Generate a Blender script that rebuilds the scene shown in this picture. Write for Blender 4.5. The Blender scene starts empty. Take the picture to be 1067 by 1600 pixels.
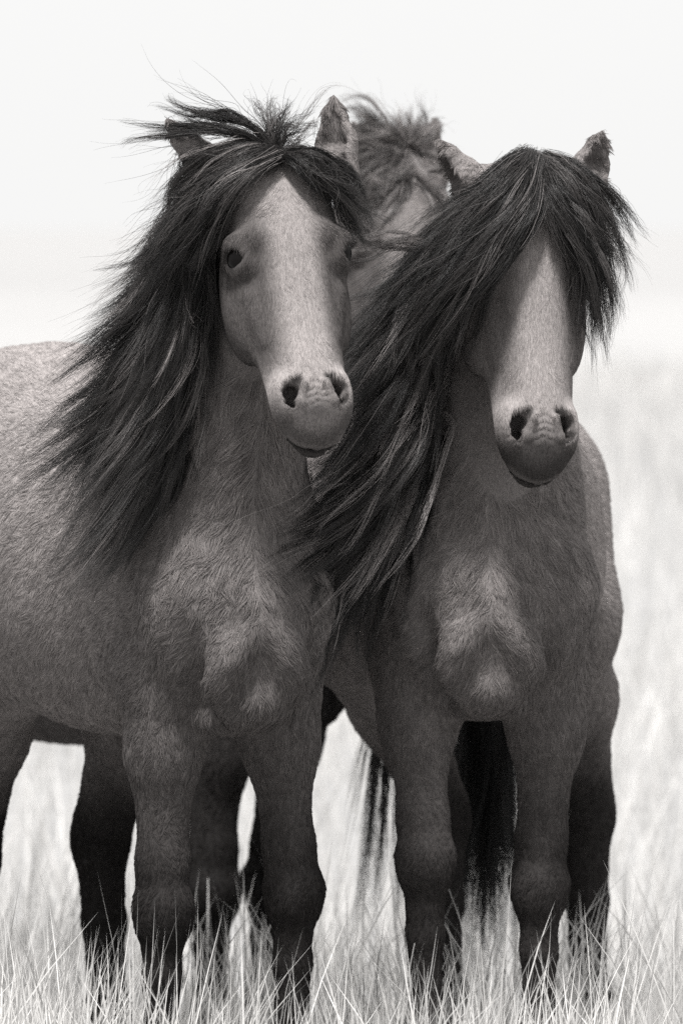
import bpy, math
import numpy as np
from mathutils import Vector, Matrix

rng = np.random.default_rng(7)
scene = bpy.context.scene
col = scene.collection
R = math.radians

# ------------------------------------------------------------------ camera
CAM_H = 1.62
FPX = 8889.0                       # focal length in pixels of the 1067x1600 photograph
PITCH = math.atan(445.0 / FPX)
cam_d = bpy.data.cameras.new('camera')
cam = bpy.data.objects.new('camera', cam_d)
col.objects.link(cam)
scene.camera = cam
cam.location = (0, 0, CAM_H)
cam.rotation_euler = (math.pi / 2 - PITCH, 0, 0)
cam_d.sensor_fit = 'VERTICAL'
cam_d.sensor_height = 36.0
cam_d.lens = 200.0
cam_d.clip_start = 0.5
cam_d.clip_end = 6000
cam_d.dof.use_dof = True
cam_d.dof.focus_distance = 9.72
cam_d.dof.aperture_fstop = 4.8

# ------------------------------------------------------------------ light
SUN_EL, SUN_AZ = 63.0, 192.0       # azimuth: degrees clockwise from +Y (behind the horses)
world = bpy.data.worlds.new('World')
scene.world = world
world.use_nodes = True
wn = world.node_tree
wn.nodes.clear()
sky = wn.nodes.new('ShaderNodeTexSky')
sky.sky_type = 'NISHITA'
sky.sun_disc = False
sky.sun_elevation = R(SUN_EL)
sky.sun_rotation = R(SUN_AZ)
sky.dust_density = 5.0
bw = wn.nodes.new('ShaderNodeRGBToBW')
mixw = wn.nodes.new('ShaderNodeMix'); mixw.data_type = 'RGBA'
mixw.inputs['Factor'].default_value = 0.85
mixw.inputs['B'].default_value = (7.6, 7.6, 7.55, 1)
bg = wn.nodes.new('ShaderNodeBackground')
bg.inputs['Strength'].default_value = 0.058
wo = wn.nodes.new('ShaderNodeOutputWorld')
wn.links.new(sky.outputs[0], bw.inputs[0])
wn.links.new(bw.outputs[0], mixw.inputs['A'])
wn.links.new(mixw.outputs['Result'], bg.inputs[0])
wn.links.new(bg.outputs[0], wo.inputs[0])

sun_d = bpy.data.lights.new('sun', 'SUN')
sun_d.energy = 2.8
sun_d.angle = R(8)
sun_d.color = (1.0, 0.985, 0.97)
sun = bpy.data.objects.new('sun', sun_d)
col.objects.link(sun)
_a = R(SUN_AZ)
sdir = Vector((math.sin(_a) * math.cos(R(SUN_EL)), math.cos(_a) * math.cos(R(SUN_EL)), math.sin(R(SUN_EL))))
sun.rotation_euler = sdir.to_track_quat('Z', 'Y').to_euler()

vs = scene.view_settings
vs.view_transform = 'Standard'
vs.look = 'None'
vs.exposure = 1.3
vs.gamma = 1.0
scene.cycles.use_denoising = False
scene.cycles.denoiser = 'OPENIMAGEDENOISE'
scene.cycles.denoising_input_passes = 'RGB_ALBEDO_NORMAL'
scene.cycles.max_bounces = 6
scene.cycles.diffuse_bounces = 3
scene.cycles.glossy_bounces = 2
scene.cycles.transmission_bounces = 2
scene.cycles.transparent_max_bounces = 8
scene.cycles.sample_clamp_indirect = 2.0
scene.cycles.sample_clamp_direct = 5.0
scene.cycles.caustics_reflective = False
scene.cycles.caustics_refractive = False
scene.render.film_transparent = False

# ------------------------------------------------------------------ helpers
_f = np.array([0, math.cos(PITCH), -math.sin(PITCH)])
_u = np.array([0, math.sin(PITCH), math.cos(PITCH)])
_r = np.array([1.0, 0, 0])
def at(px, py, Y):
    """the point of the place that stands at distance Y and is seen at photo pixel (px, py)"""
    d = _f + _r * (px - 533.5) / FPX + _u * (800 - py) / FPX
    return np.array([0, 0, CAM_H]) + d * (Y / d[1])

def ground_z(x, y):
    """height of the land: a slight fall behind the horses, then a gentle swell out to the horizon"""
    x = np.asarray(x, float); y = np.asarray(y, float)
    t = np.clip((y - 10.1) / 2.6, 0, 1); z = -.22 * t * t * (3 - 2 * t)
    far = np.clip((y - 30) / 60, 0, 1)
    z = z + far * (.28 * np.sin(y * .045 + x * .03) + .22 * np.sin(x * .09 - y * .021 + 1.3)) * np.clip(1.4 - y / 400, 0, 1)
    z = z + .012 * np.sin(x * 3.1 + 1) * np.sin(y * 2.3) + .02 * np.sin(x * 1.1 + y * .7)
    return z

def tag(o, label=None, cat=None, group=None, kind=None):
    if label: o['label'] = label
    if cat: o['category'] = cat
    if group: o['group'] = group
    if kind: o['kind'] = kind
    return o

def mesh_obj(name, V, F, mat, parent=None, smooth=True):
    """V (n,3) array, F (m,k) array of equal sided faces -> one mesh object"""
    V = np.asarray(V, np.float32); F = np.asarray(F, np.int32)
    me = bpy.data.meshes.new(name)
    me.vertices.add(len(V)); me.vertices.foreach_set('co', V.ravel())
    k = F.shape[1]
    me.loops.add(F.size); me.loops.foreach_set('vertex_index', F.ravel())
    me.polygons.add(len(F))
    me.polygons.foreach_set('loop_start', np.arange(0, F.size, k, dtype=np.int32))
    me.polygons.foreach_set('use_smooth', np.full(len(F), smooth))
    me.update(calc_edges=True); me.validate()
    me.materials.append(mat)
    o = bpy.data.objects.new(name, me)
    col.objects.link(o)
    if parent is not None: o.parent = parent
    return o

def hair_obj(name, P, rad, mat, parent, attrs):
    """P (n,k,3) strands, rad (n,k) radii -> one hair curves object"""
    n, k = P.shape[:2]
    hc = bpy.data.hair_curves.new(name)
    hc.add_curves([k] * n)
    hc.attributes['position'].data.foreach_set('vector', P.astype(np.float32).ravel())
    ra = hc.attributes.get('radius') or hc.attributes.new('radius', 'FLOAT', 'POINT')
    ra.data.foreach_set('value', rad.astype(np.float32).ravel())
    for key, val in attrs.items():
        if val.ndim == 1:
            a = hc.attributes.new(key, 'FLOAT', 'CURVE'); a.data.foreach_set('value', val.astype(np.float32))
        else:
            a = hc.attributes.new(key, 'FLOAT_VECTOR', 'CURVE'); a.data.foreach_set('vector', val.astype(np.float32).ravel())
    hc.materials.append(mat)
    o = bpy.data.objects.new(name, hc)
    col.objects.link(o)
    if parent is not None: o.parent = parent
    return o

def new_mat(name):
    m = bpy.data.materials.new(name); m.use_nodes = True
    nt = m.node_tree; nt.nodes.clear()
    out = nt.nodes.new('ShaderNodeOutputMaterial')
    return m, nt, out
TINT = (1.0, 0.925, 0.905)
def nd(nt, typ, **kw):
    n = nt.nodes.new(typ)
    for k, v in kw.items():
        if k in n.inputs.keys(): n.inputs[k].default_value = v
        else: setattr(n, k, v)
    return n

# ------------------------------------------------------------------ materials
def fur_material(name, use_normal, rough=0.55, spec=0.25):
    """coat: grey value from the 'tone' attribute, warm-black tint in the darks"""
    m, nt, out = new_mat(name)
    at_ = nd(nt, 'ShaderNodeAttribute', attribute_name='tone')
    comb = nd(nt, 'ShaderNodeMix', data_type='RGBA', blend_type='MULTIPLY')
    comb.inputs['Factor'].default_value = 1.0
    comb.inputs['A'].default_value = (*TINT, 1)
    nt.links.new(at_.outputs['Fac'], comb.inputs['B'])
    bs = nd(nt, 'ShaderNodeBsdfPrincipled')
    bs.inputs['Roughness'].default_value = rough
    bs.inputs['Specular IOR Level'].default_value = spec
    colout = comb.outputs['Result']
    if use_normal:
        na = nd(nt, 'ShaderNodeAttribute', attribute_name='rootn')
        vt = nd(nt, 'ShaderNodeVectorTransform', vector_type='NORMAL', convert_from='OBJECT', convert_to='WORLD')
        nt.links.new(na.outputs['Vector'], vt.inputs[0])
        geo = nd(nt, 'ShaderNodeNewGeometry')
        sc = nd(nt, 'ShaderNodeVectorMath', operation='SCALE'); sc.inputs['Scale'].default_value = 0.40
        nt.links.new(geo.outputs['Normal'], sc.inputs[0])
        ad = nd(nt, 'ShaderNodeVectorMath', operation='ADD')
        nt.links.new(vt.outputs[0], ad.inputs[0]); nt.links.new(sc.outputs[0], ad.inputs[1])
        no = nd(nt, 'ShaderNodeVectorMath', operation='NORMALIZE')
        nt.links.new(ad.outputs[0], no.inputs[0])
        nt.links.new(no.outputs[0], bs.inputs['Normal'])
    else:
        tc = nd(nt, 'ShaderNodeTexCoord')
        nz = nd(nt, 'ShaderNodeTexNoise'); nz.inputs['Scale'].default_value = 260; nz.inputs['Detail'].default_value = 3
        nt.links.new(tc.outputs['Object'], nz.inputs['Vector'])
        bp = nd(nt, 'ShaderNodeBump'); bp.inputs['Strength'].default_value = 0.35; bp.inputs['Distance'].default_value = 0.003
        nt.links.new(nz.outputs['Fac'], bp.inputs['Height'])
        nt.links.new(bp.outputs[0], bs.inputs['Normal'])
        rmp = nd(nt, 'ShaderNodeMapRange'); rmp.inputs['From Min'].default_value = 0.3; rmp.inputs['From Max'].default_value = 0.7
        rmp.inputs['To Min'].default_value = 0.86; rmp.inputs['To Max'].default_value = 1.06
        nt.links.new(nz.outputs['Fac'], rmp.inputs['Value'])
        m2 = nd(nt, 'ShaderNodeMix', data_type='RGBA', blend_type='MULTIPLY'); m2.inputs['Factor'].default_value = 1.0
        nt.links.new(colout, m2.inputs['A']); nt.links.new(rmp.outputs[0], m2.inputs['B'])
        colout = m2.outputs['Result']
    nt.links.new(colout, bs.inputs['Base Color'])
    nt.links.new(bs.outputs[0], out.inputs[0])
    return m
M_SKIN = fur_material('hide', False, 0.6, 0.12)
M_COAT = fur_material('coat', True, 0.8, 0.0)

def mane_material(name, rough=0.38):
    m, nt, out = new_mat(name)
    at_ = nd(nt, 'ShaderNodeAttribute', attribute_name='tone')
    comb = nd(nt, 'ShaderNodeMix', data_type='RGBA', blend_type='MULTIPLY')
    comb.inputs['Factor'].default_value = 1.0
    comb.inputs['A'].default_value = (*TINT, 1)
    nt.links.new(at_.outputs['Fac'], comb.inputs['B'])
    bs = nd(nt, 'ShaderNodeBsdfPrincipled')
    bs.inputs['Roughness'].default_value = rough
    bs.inputs['Specular IOR Level'].default_value = 0.28
    nt.links.new(comb.outputs['Result'], bs.inputs['Base Color'])
    nt.links.new(bs.outputs[0], out.inputs[0])
    return m
M_MANE = mane_material('mane_hair')

def simple_mat(name, rgb, rough, spec=0.5, coat=0.0):
    m, nt, out = new_mat(name)
    bs = nd(nt, 'ShaderNodeBsdfPrincipled')
    bs.inputs['Base Color'].default_value = (*rgb, 1)
    bs.inputs['Roughness'].default_value = rough
    bs.inputs['Specular IOR Level'].default_value = spec
    bs.inputs['Coat Weight'].default_value = coat
    nt.links.new(bs.outputs[0], out.inputs[0])
    return m
M_EYE = simple_mat('eyeball', (0.003, 0.0025, 0.0025), 0.04, 0.12, 0.0)
def hoof_mat():
    m, nt, out = new_mat('hoof_horn')
    tc = nd(nt, 'ShaderNodeTexCoord')
    wv = nd(nt, 'ShaderNodeTexWave'); wv.bands_direction = 'Z'; wv.inputs['Scale'].default_value = 30; wv.inputs['Distortion'].default_value = 2
    nt.links.new(tc.outputs['Object'], wv.inputs['Vector'])
    rp = nd(nt, 'ShaderNodeValToRGB')
    rp.color_ramp.elements[0].color = (0.03, 0.026, 0.025, 1); rp.color_ramp.elements[1].color = (0.07, 0.062, 0.06, 1)
    nt.links.new(wv.outputs['Fac'], rp.inputs[0])
    bs = nd(nt, 'ShaderNodeBsdfPrincipled'); bs.inputs['Roughness'].default_value = 0.5
    nt.links.new(rp.outputs[0], bs.inputs['Base Color']); nt.links.new(bs.outputs[0], out.inputs[0])
    return m
M_HOOF = hoof_mat()

# ------------------------------------------------------------------ implicit surfaces
def smin(a, b, k):
    h = np.maximum(k - np.abs(a - b), 0) / k
    return np.minimum(a, b) - h * h * k * 0.25
def smax(a, b, k): return -smin(-a, -b, k)

class Body:
    """list of shapes (smooth unions and cuts) -> one continuous skin"""
    def __init__(s): s.ops = []
    def cone(s, a, b, ra, rb, k=0.04, cut=False):
        a = np.asarray(a, float); b = np.asarray(b, float)
        ba = b - a; l2 = float(ba @ ba); rr = ra - rb; a2 = max(l2 - rr * rr, 1e-9); il2 = 1 / l2
        def f(p):
            pa = p - a; y = pa @ ba; z = y - l2
            t = pa * l2 - y[..., None] * ba
            x2 = (t * t).sum(-1); y2 = y * y * l2; z2 = z * z * l2
            kk = np.sign(rr) * rr * rr * x2
            c1 = np.sign(z) * a2 * z2 > kk
            c2 = np.sign(y) * a2 * y2 < kk
            d = (np.sqrt(np.maximum(x2 * a2 * il2, 0)) + y * rr) * il2 - ra
            d = np.where(c2, np.sqrt(x2 + y2) * il2 - ra, d)
            d = np.where(c1, np.sqrt(x2 + z2) * il2 - rb, d)
            return d
        s.ops.append((f, (a + b) / 2, math.sqrt(l2) / 2 + max(ra, rb), k, cut))
    def ell(s, c, r, ax=None, k=0.04, cut=False):
        c = np.asarray(c, float); r = np.asarray(r, float)
        A = np.eye(3) if ax is None else np.asarray(ax, float)
        def f(p):
            q = (p - c) @ A.T
            k0 = np.sqrt(((q / r) ** 2).sum(-1)); k1 = np.sqrt(((q / r ** 2) ** 2).sum(-1))
            return k0 * (k0 - 1) / np.maximum(k1, 1e-6)
        s.ops.append((f, c, float(r.max()), k, cut))
    def loft(s, o, A, tab, e=2.3, k=0.04, taper=0.0):
        """A rows: axis, side, normal. tab columns: u, halfwidth, top, bottom"""
        o = np.asarray(o, float); A = np.asarray(A, float); tab = np.asarray(tab, float)
        uu = np.linspace(tab[0, 0], tab[-1, 0], 400)
        tb = [smooth_interp(uu, tab[:, 0], tab[:, i]) for i in (1, 2, 3)]
        def f(p):
            q = (p - o) @ A.T
            u = q[..., 0]
            w = np.interp(u, uu, tb[0]); t = np.interp(u, uu, tb[1]); b = np.interp(u, uu, tb[2])
            w = np.maximum(w, 0.004); h = np.maximum((t - b) / 2, 0.004); c = (t + b) / 2
            if taper:
                yy = np.clip((q[..., 2] - c) / h, -1, 1)
                w = w * (1 - taper * np.clip(yy + .2, 0, 1.2) * sstep(u, .10 , .22))
            rr = (np.abs(q[..., 1] / w) ** e + np.abs((q[..., 2] - c) / h) ** e) ** (1 / e)
            d = (rr - 1) * np.minimum(w, h)
            ex = np.maximum(np.maximum(uu[0] - u, u - uu[-1]), 0)
            return np.sqrt(np.maximum(d, 0) ** 2 + ex ** 2) + np.minimum(d, 0) * (ex <= 0)
        m = (tab[0, 0] + tab[-1, 0]) / 2
        cn = np.mean(tab[:, 2] + tab[:, 3]) / 2
        rad = math.hypot(math.hypot((tab[-1, 0] - tab[0, 0]) / 2, tab[:, 1].max()), np.abs(tab[:, 2:4] - cn).max())
        s.ops.append((f, o + A[0] * m + A[2] * cn, rad, k, False))
    def eval_blocks(s, pts, bc, br):
        """pts (nb, m, 3); bc block centres; br block radii"""
        d = np.full(pts.shape[:2], 1.0, np.float64)
        for f, c, r, k, cut in s.ops:
            sel = np.nonzero(np.linalg.norm(bc - c, axis=1) < r + br + k + 0.05)[0]
            if len(sel) == 0: continue
            v = f(pts[sel])
            d[sel] = smax(d[sel], -v, k) if cut else smin(d[sel], v, k)
        return d
    def grid(s, xs, ys, zs):
        B = 8
        def pad(a):
            n = (-len(a)) % B
            st = a[-1] - a[-2]
            return np.concatenate([a, a[-1] + st * np.arange(1, n + 1)])
        xs, ys, zs = pad(xs), pad(ys), pad(zs)
        nb = [len(a) // B for a in (xs, ys, zs)]
        cs = [a.reshape(-1, B) for a in (xs, ys, zs)]
        cen = [c.mean(1) for c in cs]; hw = [(c[:, -1] - c[:, 0]) / 2 for c in cs]
        I = np.stack(np.meshgrid(*[np.arange(n) for n in nb], indexing='ij'), -1).reshape(-1, 3)
        bc = np.stack([cen[a][I[:, a]] for a in range(3)], 1)
        br = np.sqrt(sum(hw[a][I[:, a]] ** 2 for a in range(3)))
        d0 = s.eval_blocks(bc[:, None, :], bc, br)[:, 0]
        act = np.nonzero(np.abs(d0) < br * 1.7 + 0.03)[0]
        D = np.broadcast_to(d0.reshape(nb)[:, None, :, None, :, None], (nb[0], B, nb[1], B, nb[2], B)).astype(np.float32).copy()
        for ch in np.array_split(act, max(1, len(act) // 1500)):
            Ic = I[ch]
            P = np.empty((len(ch), B, B, B, 3))
            P[..., 0] = cs[0][Ic[:, 0]][:, :, None, None]
            P[..., 1] = cs[1][Ic[:, 1]][:, None, :, None]
            P[..., 2] = cs[2][Ic[:, 2]][:, None, None, :]
            v = s.eval_blocks(P.reshape(len(ch), -1, 3), bc[ch], br[ch]).reshape(-1, B, B, B)
            D[Ic[:, 0], :, Ic[:, 1], :, Ic[:, 2], :] = v
        return D.reshape(len(xs), len(ys), len(zs)), xs, ys, zs

def smooth_interp(x, xp, fp):
    """monotone-ish cubic (Catmull-Rom) interpolation of a table"""
    m = np.gradient(fp, xp)
    i = np.clip(np.searchsorted(xp, x) - 1, 0, len(xp) - 2)
    h = xp[i + 1] - xp[i]; t = (x - xp[i]) / h
    return ((2 * t**3 - 3 * t**2 + 1) * fp[i] + (t**3 - 2 * t**2 + t) * h * m[i]
            + (-2 * t**3 + 3 * t**2) * fp[i + 1] + (t**3 - t**2) * h * m[i + 1])

def surface_nets(D, xs, ys, zs):
    ins = D < 0
    c = np.zeros(tuple(n - 1 for n in D.shape), np.uint8)
    for dx in (0, 1):
        for dy in (0, 1):
            for dz in (0, 1):
                c += ins[dx:D.shape[0] - 1 + dx, dy:D.shape[1] - 1 + dy, dz:D.shape[2] - 1 + dz]
    act = (c > 0) & (c < 8)
    I = np.argwhere(act)
    corner = np.array([[dx, dy, dz] for dx in (0, 1) for dy in (0, 1) for dz in (0, 1)])
    val = np.stack([D[I[:, 0] + o[0], I[:, 1] + o[1], I[:, 2] + o[2]] for o in corner], 1).astype(np.float64)
    acc = np.zeros((len(I), 3)); cnt = np.zeros(len(I))
    for a in range(8):
        for b in range(a + 1, 8):
            if np.abs(corner[a] - corner[b]).sum() != 1: continue
            va, vb = val[:, a], val[:, b]
            x = (va < 0) != (vb < 0)
            t = np.where(x, va / np.where(x, va - vb, 1), 0)
            acc += (corner[a] + t[:, None] * (corner[b] - corner[a])) * x[:, None]; cnt += x
    fr = acc / cnt[:, None]
    V = np.stack([g[I[:, i]] + fr[:, i] * (g[np.minimum(I[:, i] + 1, len(g) - 1)] - g[I[:, i]]) for i, g in enumerate((xs, ys, zs))], 1)
    idx = np.full(act.shape, -1, np.int32); idx[act] = np.arange(len(I))
    Q = []
    for ax in range(3):
        s0 = [slice(None)] * 3; s1 = [slice(None)] * 3
        s0[ax] = slice(0, -1); s1[ax] = slice(1, None)
        E = np.argwhere(ins[tuple(s0)] != ins[tuple(s1)])
        b1, b2 = (ax + 1) % 3, (ax + 2) % 3
        E = E[(E[:, b1] > 0) & (E[:, b2] > 0) & (E[:, b1] < act.shape[b1]) & (E[:, b2] < act.shape[b2])]
        first = ins[E[:, 0], E[:, 1], E[:, 2]]
        def get(o1, o2):
            J = E.copy(); J[:, b1] += o1; J[:, b2] += o2
            return idx[J[:, 0], J[:, 1], J[:, 2]]
        q = np.stack([get(-1, -1), get(0, -1), get(0, 0), get(-1, 0)], 1)
        q[~first] = q[~first][:, ::-1]
        Q.append(q)
    Q = np.concatenate(Q)
    return V, Q[(Q >= 0).all(1)]

class Field:
    """trilinear look-up of a sampled distance field (rectilinear grid)"""
    def __init__(s, D, xs, ys, zs): s.D, s.g = D, (xs, ys, zs)
    def __call__(s, P):
        sh = P.shape[:-1]; P = P.reshape(-1, 3)
        ii, ff = [], []
        ok = np.ones(len(P), bool)
        for a in range(3):
            g = s.g[a]
            i = np.clip(np.searchsorted(g, P[:, a]) - 1, 0, len(g) - 2)
            f = (P[:, a] - g[i]) / (g[i + 1] - g[i])
            ok &= (f > -0.01) & (f < 1.01)
            ii.append(i); ff.append(np.clip(f, 0, 1))
        d = 0
        for dx in (0, 1):
            for dy in (0, 1):
                for dz in (0, 1):
                    w = (ff[0] if dx else 1 - ff[0]) * (ff[1] if dy else 1 - ff[1]) * (ff[2] if dz else 1 - ff[2])
                    d = d + w * s.D[ii[0] + dx, ii[1] + dy, ii[2] + dz]
        return np.where(ok, d, 1.0).reshape(sh)
    def grad(s, P, e=0.006):
        g = np.stack([s(P + np.eye(3)[a] * e) - s(P - np.eye(3)[a] * e) for a in range(3)], -1)
        return g / np.maximum(np.linalg.norm(g, axis=-1, keepdims=True), 1e-6)

def axis_steps(lo, hi, flo, fhi, c, f):
    """coarse-fine-coarse coordinates"""
    out = [lo]
    while out[-1] < hi:
        x = out[-1]
        out.append(x + (f if flo <= x < fhi else c))
    return np.array(out)

def unit(v):
    v = np.asarray(v, float); return v / np.linalg.norm(v)
def sstep(x, a, b):
    t = np.clip((x - a) / (b - a), 0, 1); return t * t * (3 - 2 * t)
def wobble(P, f, seed):
    """cheap smooth vector noise"""
    r = np.random.default_rng(seed)
    out = np.zeros(P.shape)
    for i in range(5):
        k = r.normal(size=(3, 3)) * f * (1 + 0.5 * i); ph = r.uniform(0, 6.28, 3)
        out += np.sin(P @ k + ph) / (1 + 0.4 * i)
    return out / 2.2

# ------------------------------------------------------------------ the horse
class Horse: pass

def make_horse(spec):
    h = Horse(); h.spec = spec
    th = R(spec['yaw'])
    h.M = np.array([[math.sin(th), math.cos(th), 0], [-math.cos(th), math.sin(th), 0], [0, 0, 1.0]])
    h.o = np.asarray(spec['pos'], float)
    h.loc = lambda p: (np.asarray(p) - h.o) @ h.M          # world -> horse space
    h.wor = lambda p: np.asarray(p) @ h.M.T + h.o
    h.P = lambda px, py, Y: h.loc(at(px, py, Y))
    S = spec.get('fat', 1.0)
    b = Body()
    # trunk
    tab = [(-1.20, .02, 1.14, 1.02), (-1.15, .12, 1.24, .96), (-1.03, .20, 1.35, .86), (-.85, .25, 1.40, .79), (-.65, .28, 1.375, .73),
           (-.45, .295, 1.33, .70), (-.25, .285, 1.335, .71), (-.07, .235, 1.385, .735), (.06, .190, 1.30, .755), (.15, .16, 1.14, .785), (.215, .10, 1.03, .85), (.235, .02, .98, .93)]
    sw = spec.get('sw', 1.0)
    tab = [(u, w * S * (1 + (sw - 1) * sstep(u, -.3, .02)), t + spec.get('croup', 0) * sstep(-u, .4, .8), bt) for u, w, t, bt in tab]
    b.loft((0, 0, 0), np.eye(3), tab, 2.25, 0.05)
    for s in (-1, 1):
        b.ell((-.90, s * .12 * S, 1.12 + spec.get('croup', 0)), (.21, .14, .23), None, .08)                 # croup
        ax = np.array([unit((.45, 0, -.9)), (0, 1, 0), unit((.9, 0, .45))])
        b.ell((.03, s * .120 * sw, 1.07), (.25, .075, .12), ax, .06)                  # shoulder blade
        axp = np.array([(1, 0, 0), unit((0, s * .85, .5)), unit((0, -.5 * s, .85))])
        b.ell((.176, s * .050, .885), (.076, .050, .090), axp, .035)          # breast muscle
        b.ell((-.06, s * .185 * sw, .93), (.10, .055, .14), None, .03)             # triceps
        b.ell((.100, s * .140 * sw, .95), (.085, .052, .12), None, .045)              # point of shoulder
    b.ell((.13, 0, .80), (.09, .09, .05), None, .06)
    for s in (-1, 1):
        b.cone((.165, s * .080, .79), (.215, s * .118, .93), .020, .016, .035, True)   # fold between breast and arm
    b.cone((.255, 0, .83), (.285, 0, .93), .018, .016, .03, True)
    # fore legs
    h.hooves = []
    for s, leg in ((-1, spec['fore'][0]), (1, spec['fore'][1])):
        K = np.asarray(leg['knee'](h)); rk = leg.get('r', 1.0) * .88
        E = np.array([.035, s * .138 * sw, .83]) + np.array(leg.get('elbow', (0, 0, 0)))
        U = np.array([.085, s * .140 * sw, .97])
        F = np.asarray(leg['foot'](h)) if 'foot' in leg else np.array([K[0] - .01, K[1], 0])
        F[2] = ground_z(*h.wor(F)[:2]) - h.o[2]
        b.cone(U, E, .072, .076 * rk, .05)
        A1 = E + (K - E) * .30; A2 = E + (K - E) * .78
        b.cone(E + (0, 0, .02), A1, .072 * rk, .064 * rk, .05)
        b.ell(E + (K - E) * .12 + np.array((.028, s * .012, 0)), np.array((.05, .048, .13)) * rk, None, .04)
        b.cone(A1, A2, .062 * rk, .046 * rk, .05)
        b.cone(A2, K + (0, 0, .02), .045 * rk, .053 * rk, .03)
        b.ell(K + (.006, 0, 0), np.array((.054, .060, .064)) * rk, None, .02)
        b.ell(K + (-.045, 0, .01), np.array((.024, .022, .04)) * rk, None, .02)
        C1 = K + (F - K) * .28; C2 = K + (F - K) * .60; FT = K + (F - K) * .67
        b.cone(K - (0, 0, .03), C1, .044 * rk, .034 * rk, .025)
        b.cone(C1, C2, .034 * rk, .033 * rk, .02)
        b.ell(FT, (.044, .043, .048), None, .03)
        PT = F + (.045, 0, .07)
        b.cone(FT, PT, .036, .042, .03)
        h.hooves.append(F + (.05, 0, 0))
    # hind legs
    for s, leg in ((-1, spec['hind'][0]), (1, spec['hind'][1])):
        H0 = np.array([-.86, s * .15, 1.10]); ST = np.array([-.70, s * .19, .87]) + np.array(leg.get('stifle', (0, 0, 0)))
        HK = np.asarray(leg['hock'](h)); F = np.asarray(leg['foot'](h)) if 'foot' in leg else np.array([HK[0] + .05, HK[1], 0])
        F[2] = ground_z(*h.wor(F)[:2]) - h.o[2]
        b.cone(H0, ST, .165, .125, .07)
        G = ST + (HK - ST) * .5 + np.array((-.02, 0, .02))
        b.cone(ST, G, .115, .085, .06)
        b.cone(G, HK, .080, .050, .05)
        b.cone(np.array([-1.0, s * .14, 1.0]), G + (-.02, 0, .03), .11, .06, .07)
        b.ell(HK, (.062, .046, .07), None, .03)
        b.cone(HK + (-.045, 0, .06), HK + (-.02, 0, -.05), .024, .026, .03)        # point of hock
        C2 = HK + (F - HK) * .66
        b.cone(HK - (0, 0, .03), HK + (F - HK) * .35, .047, .039, .03)
        b.cone(HK + (F - HK) * .35, C2, .038, .036, .02)
        b.ell(C2 + (F - HK) * .06, (.045, .043, .048), None, .03)
        b.cone(C2 + (F - HK) * .06, F + (.045, 0, .07), .037, .043, .03)
        h.hooves.append(F + (.05, 0, 0))
    # head frame (world vectors, then horse space)
    hd = spec['head']
    tau, psi, rol = R(hd['pitch']), R(hd['yaw']), R(hd.get('roll', 0))
    U = np.array([0, -math.sin(tau), -math.cos(tau)]); N = np.array([0, -math.cos(tau), math.sin(tau)]); Sd = np.array([1.0, 0, 0])
    Rr = np.array([[math.cos(rol), 0, -math.sin(rol)], [0, 1, 0], [math.sin(rol), 0, math.cos(rol)]])
    Rz = np.array([[math.cos(psi), -math.sin(psi), 0], [math.sin(psi), math.cos(psi), 0], [0, 0, 1]])
    U, N, Sd = [(Rr @ (Rz @ v)) @ h.M for v in (U, N, Sd)]
    P0 = h.loc(at(*hd['poll']))
    ks = hd.get('scale', 1.0)
    HF = lambda u, s, n: P0 + (u * U + s * Sd + n * N) * ks
    h.HF, h.P0, h.hax = HF, P0, np.array([U, Sd, N])
    h.headco = lambda p: ((p - P0) @ np.array([U, Sd, N]).T) / ks / np.array([1, hd.get('wide', 1.0), 1])
    A = np.array([U, Sd, N])
    # neck
    nb = np.array([-.02, 0, 1.10]); pe = HF(.02, 0, -.12)
    mid = (nb + pe) / 2 + np.array(spec.get('neckmid', (.05, 0, .04)))
    nw, nw1 = spec.get('neckw', (.135, .085))
    for t in np.linspace(0, .93, 10):
        c = (1 - t)**2 * nb + 2 * t * (1 - t) * mid + t * t * pe
        tg = unit(2 * (1 - t) * (mid - nb) + 2 * t * (pe - mid))
        lat = unit(np.array((0, 1.0, 0)) * (1 - t) + Sd * t); lat = unit(lat - tg * (lat @ tg))
        sag = np.cross(lat, tg)
        dep = .215 * (1 - t) + .088 * t
        wid = nw * (1 - t) + nw1 * t
        b.ell(c, (.10 - .04 * t * t, wid, dep), np.array([tg, lat, sag]), .05)
    h.neck = (nb, mid, pe)
    # head
    kw = hd.get('wide', 1.0)
    ht = np.array([(-.028, .018, -.05, -.07), (-.018, .054, -.028, -.11), (0, .078, -.004, -.145), (.05, .092, .012, -.17), (.10, .100, .020, -.185), (.17, .104, .021, -.195),
          (.23, .100, .014, -.198), (.29, .093, .006, -.185), (.35, .082, .001, -.158), (.41, .075, -.003, -.136), (.46, .071, -.008, -.124), (.50, .064, -.016, -.116),
          (.530, .052, -.030, -.110), (.552, .042, -.044, -.104), (.567, .031, -.058, -.095), (.576, .010, -.070, -.084)])
    ht[:, 1] *= kw
    ht[:, :] *= ks
    b.loft(P0, A, ht, 2.5, .03, .24)
    e = lambda c, r, k, cut=False, ax=A: b.ell(HF(c[0], c[1] * kw, c[2]), np.array(r) * ks, ax, k, cut)
    c_ = lambda a, bb, ra, rb, k, cut=False: b.cone(HF(a[0], a[1] * kw, a[2]), HF(bb[0], bb[1] * kw, bb[2]), ra * ks, rb * ks, k, cut)
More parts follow.
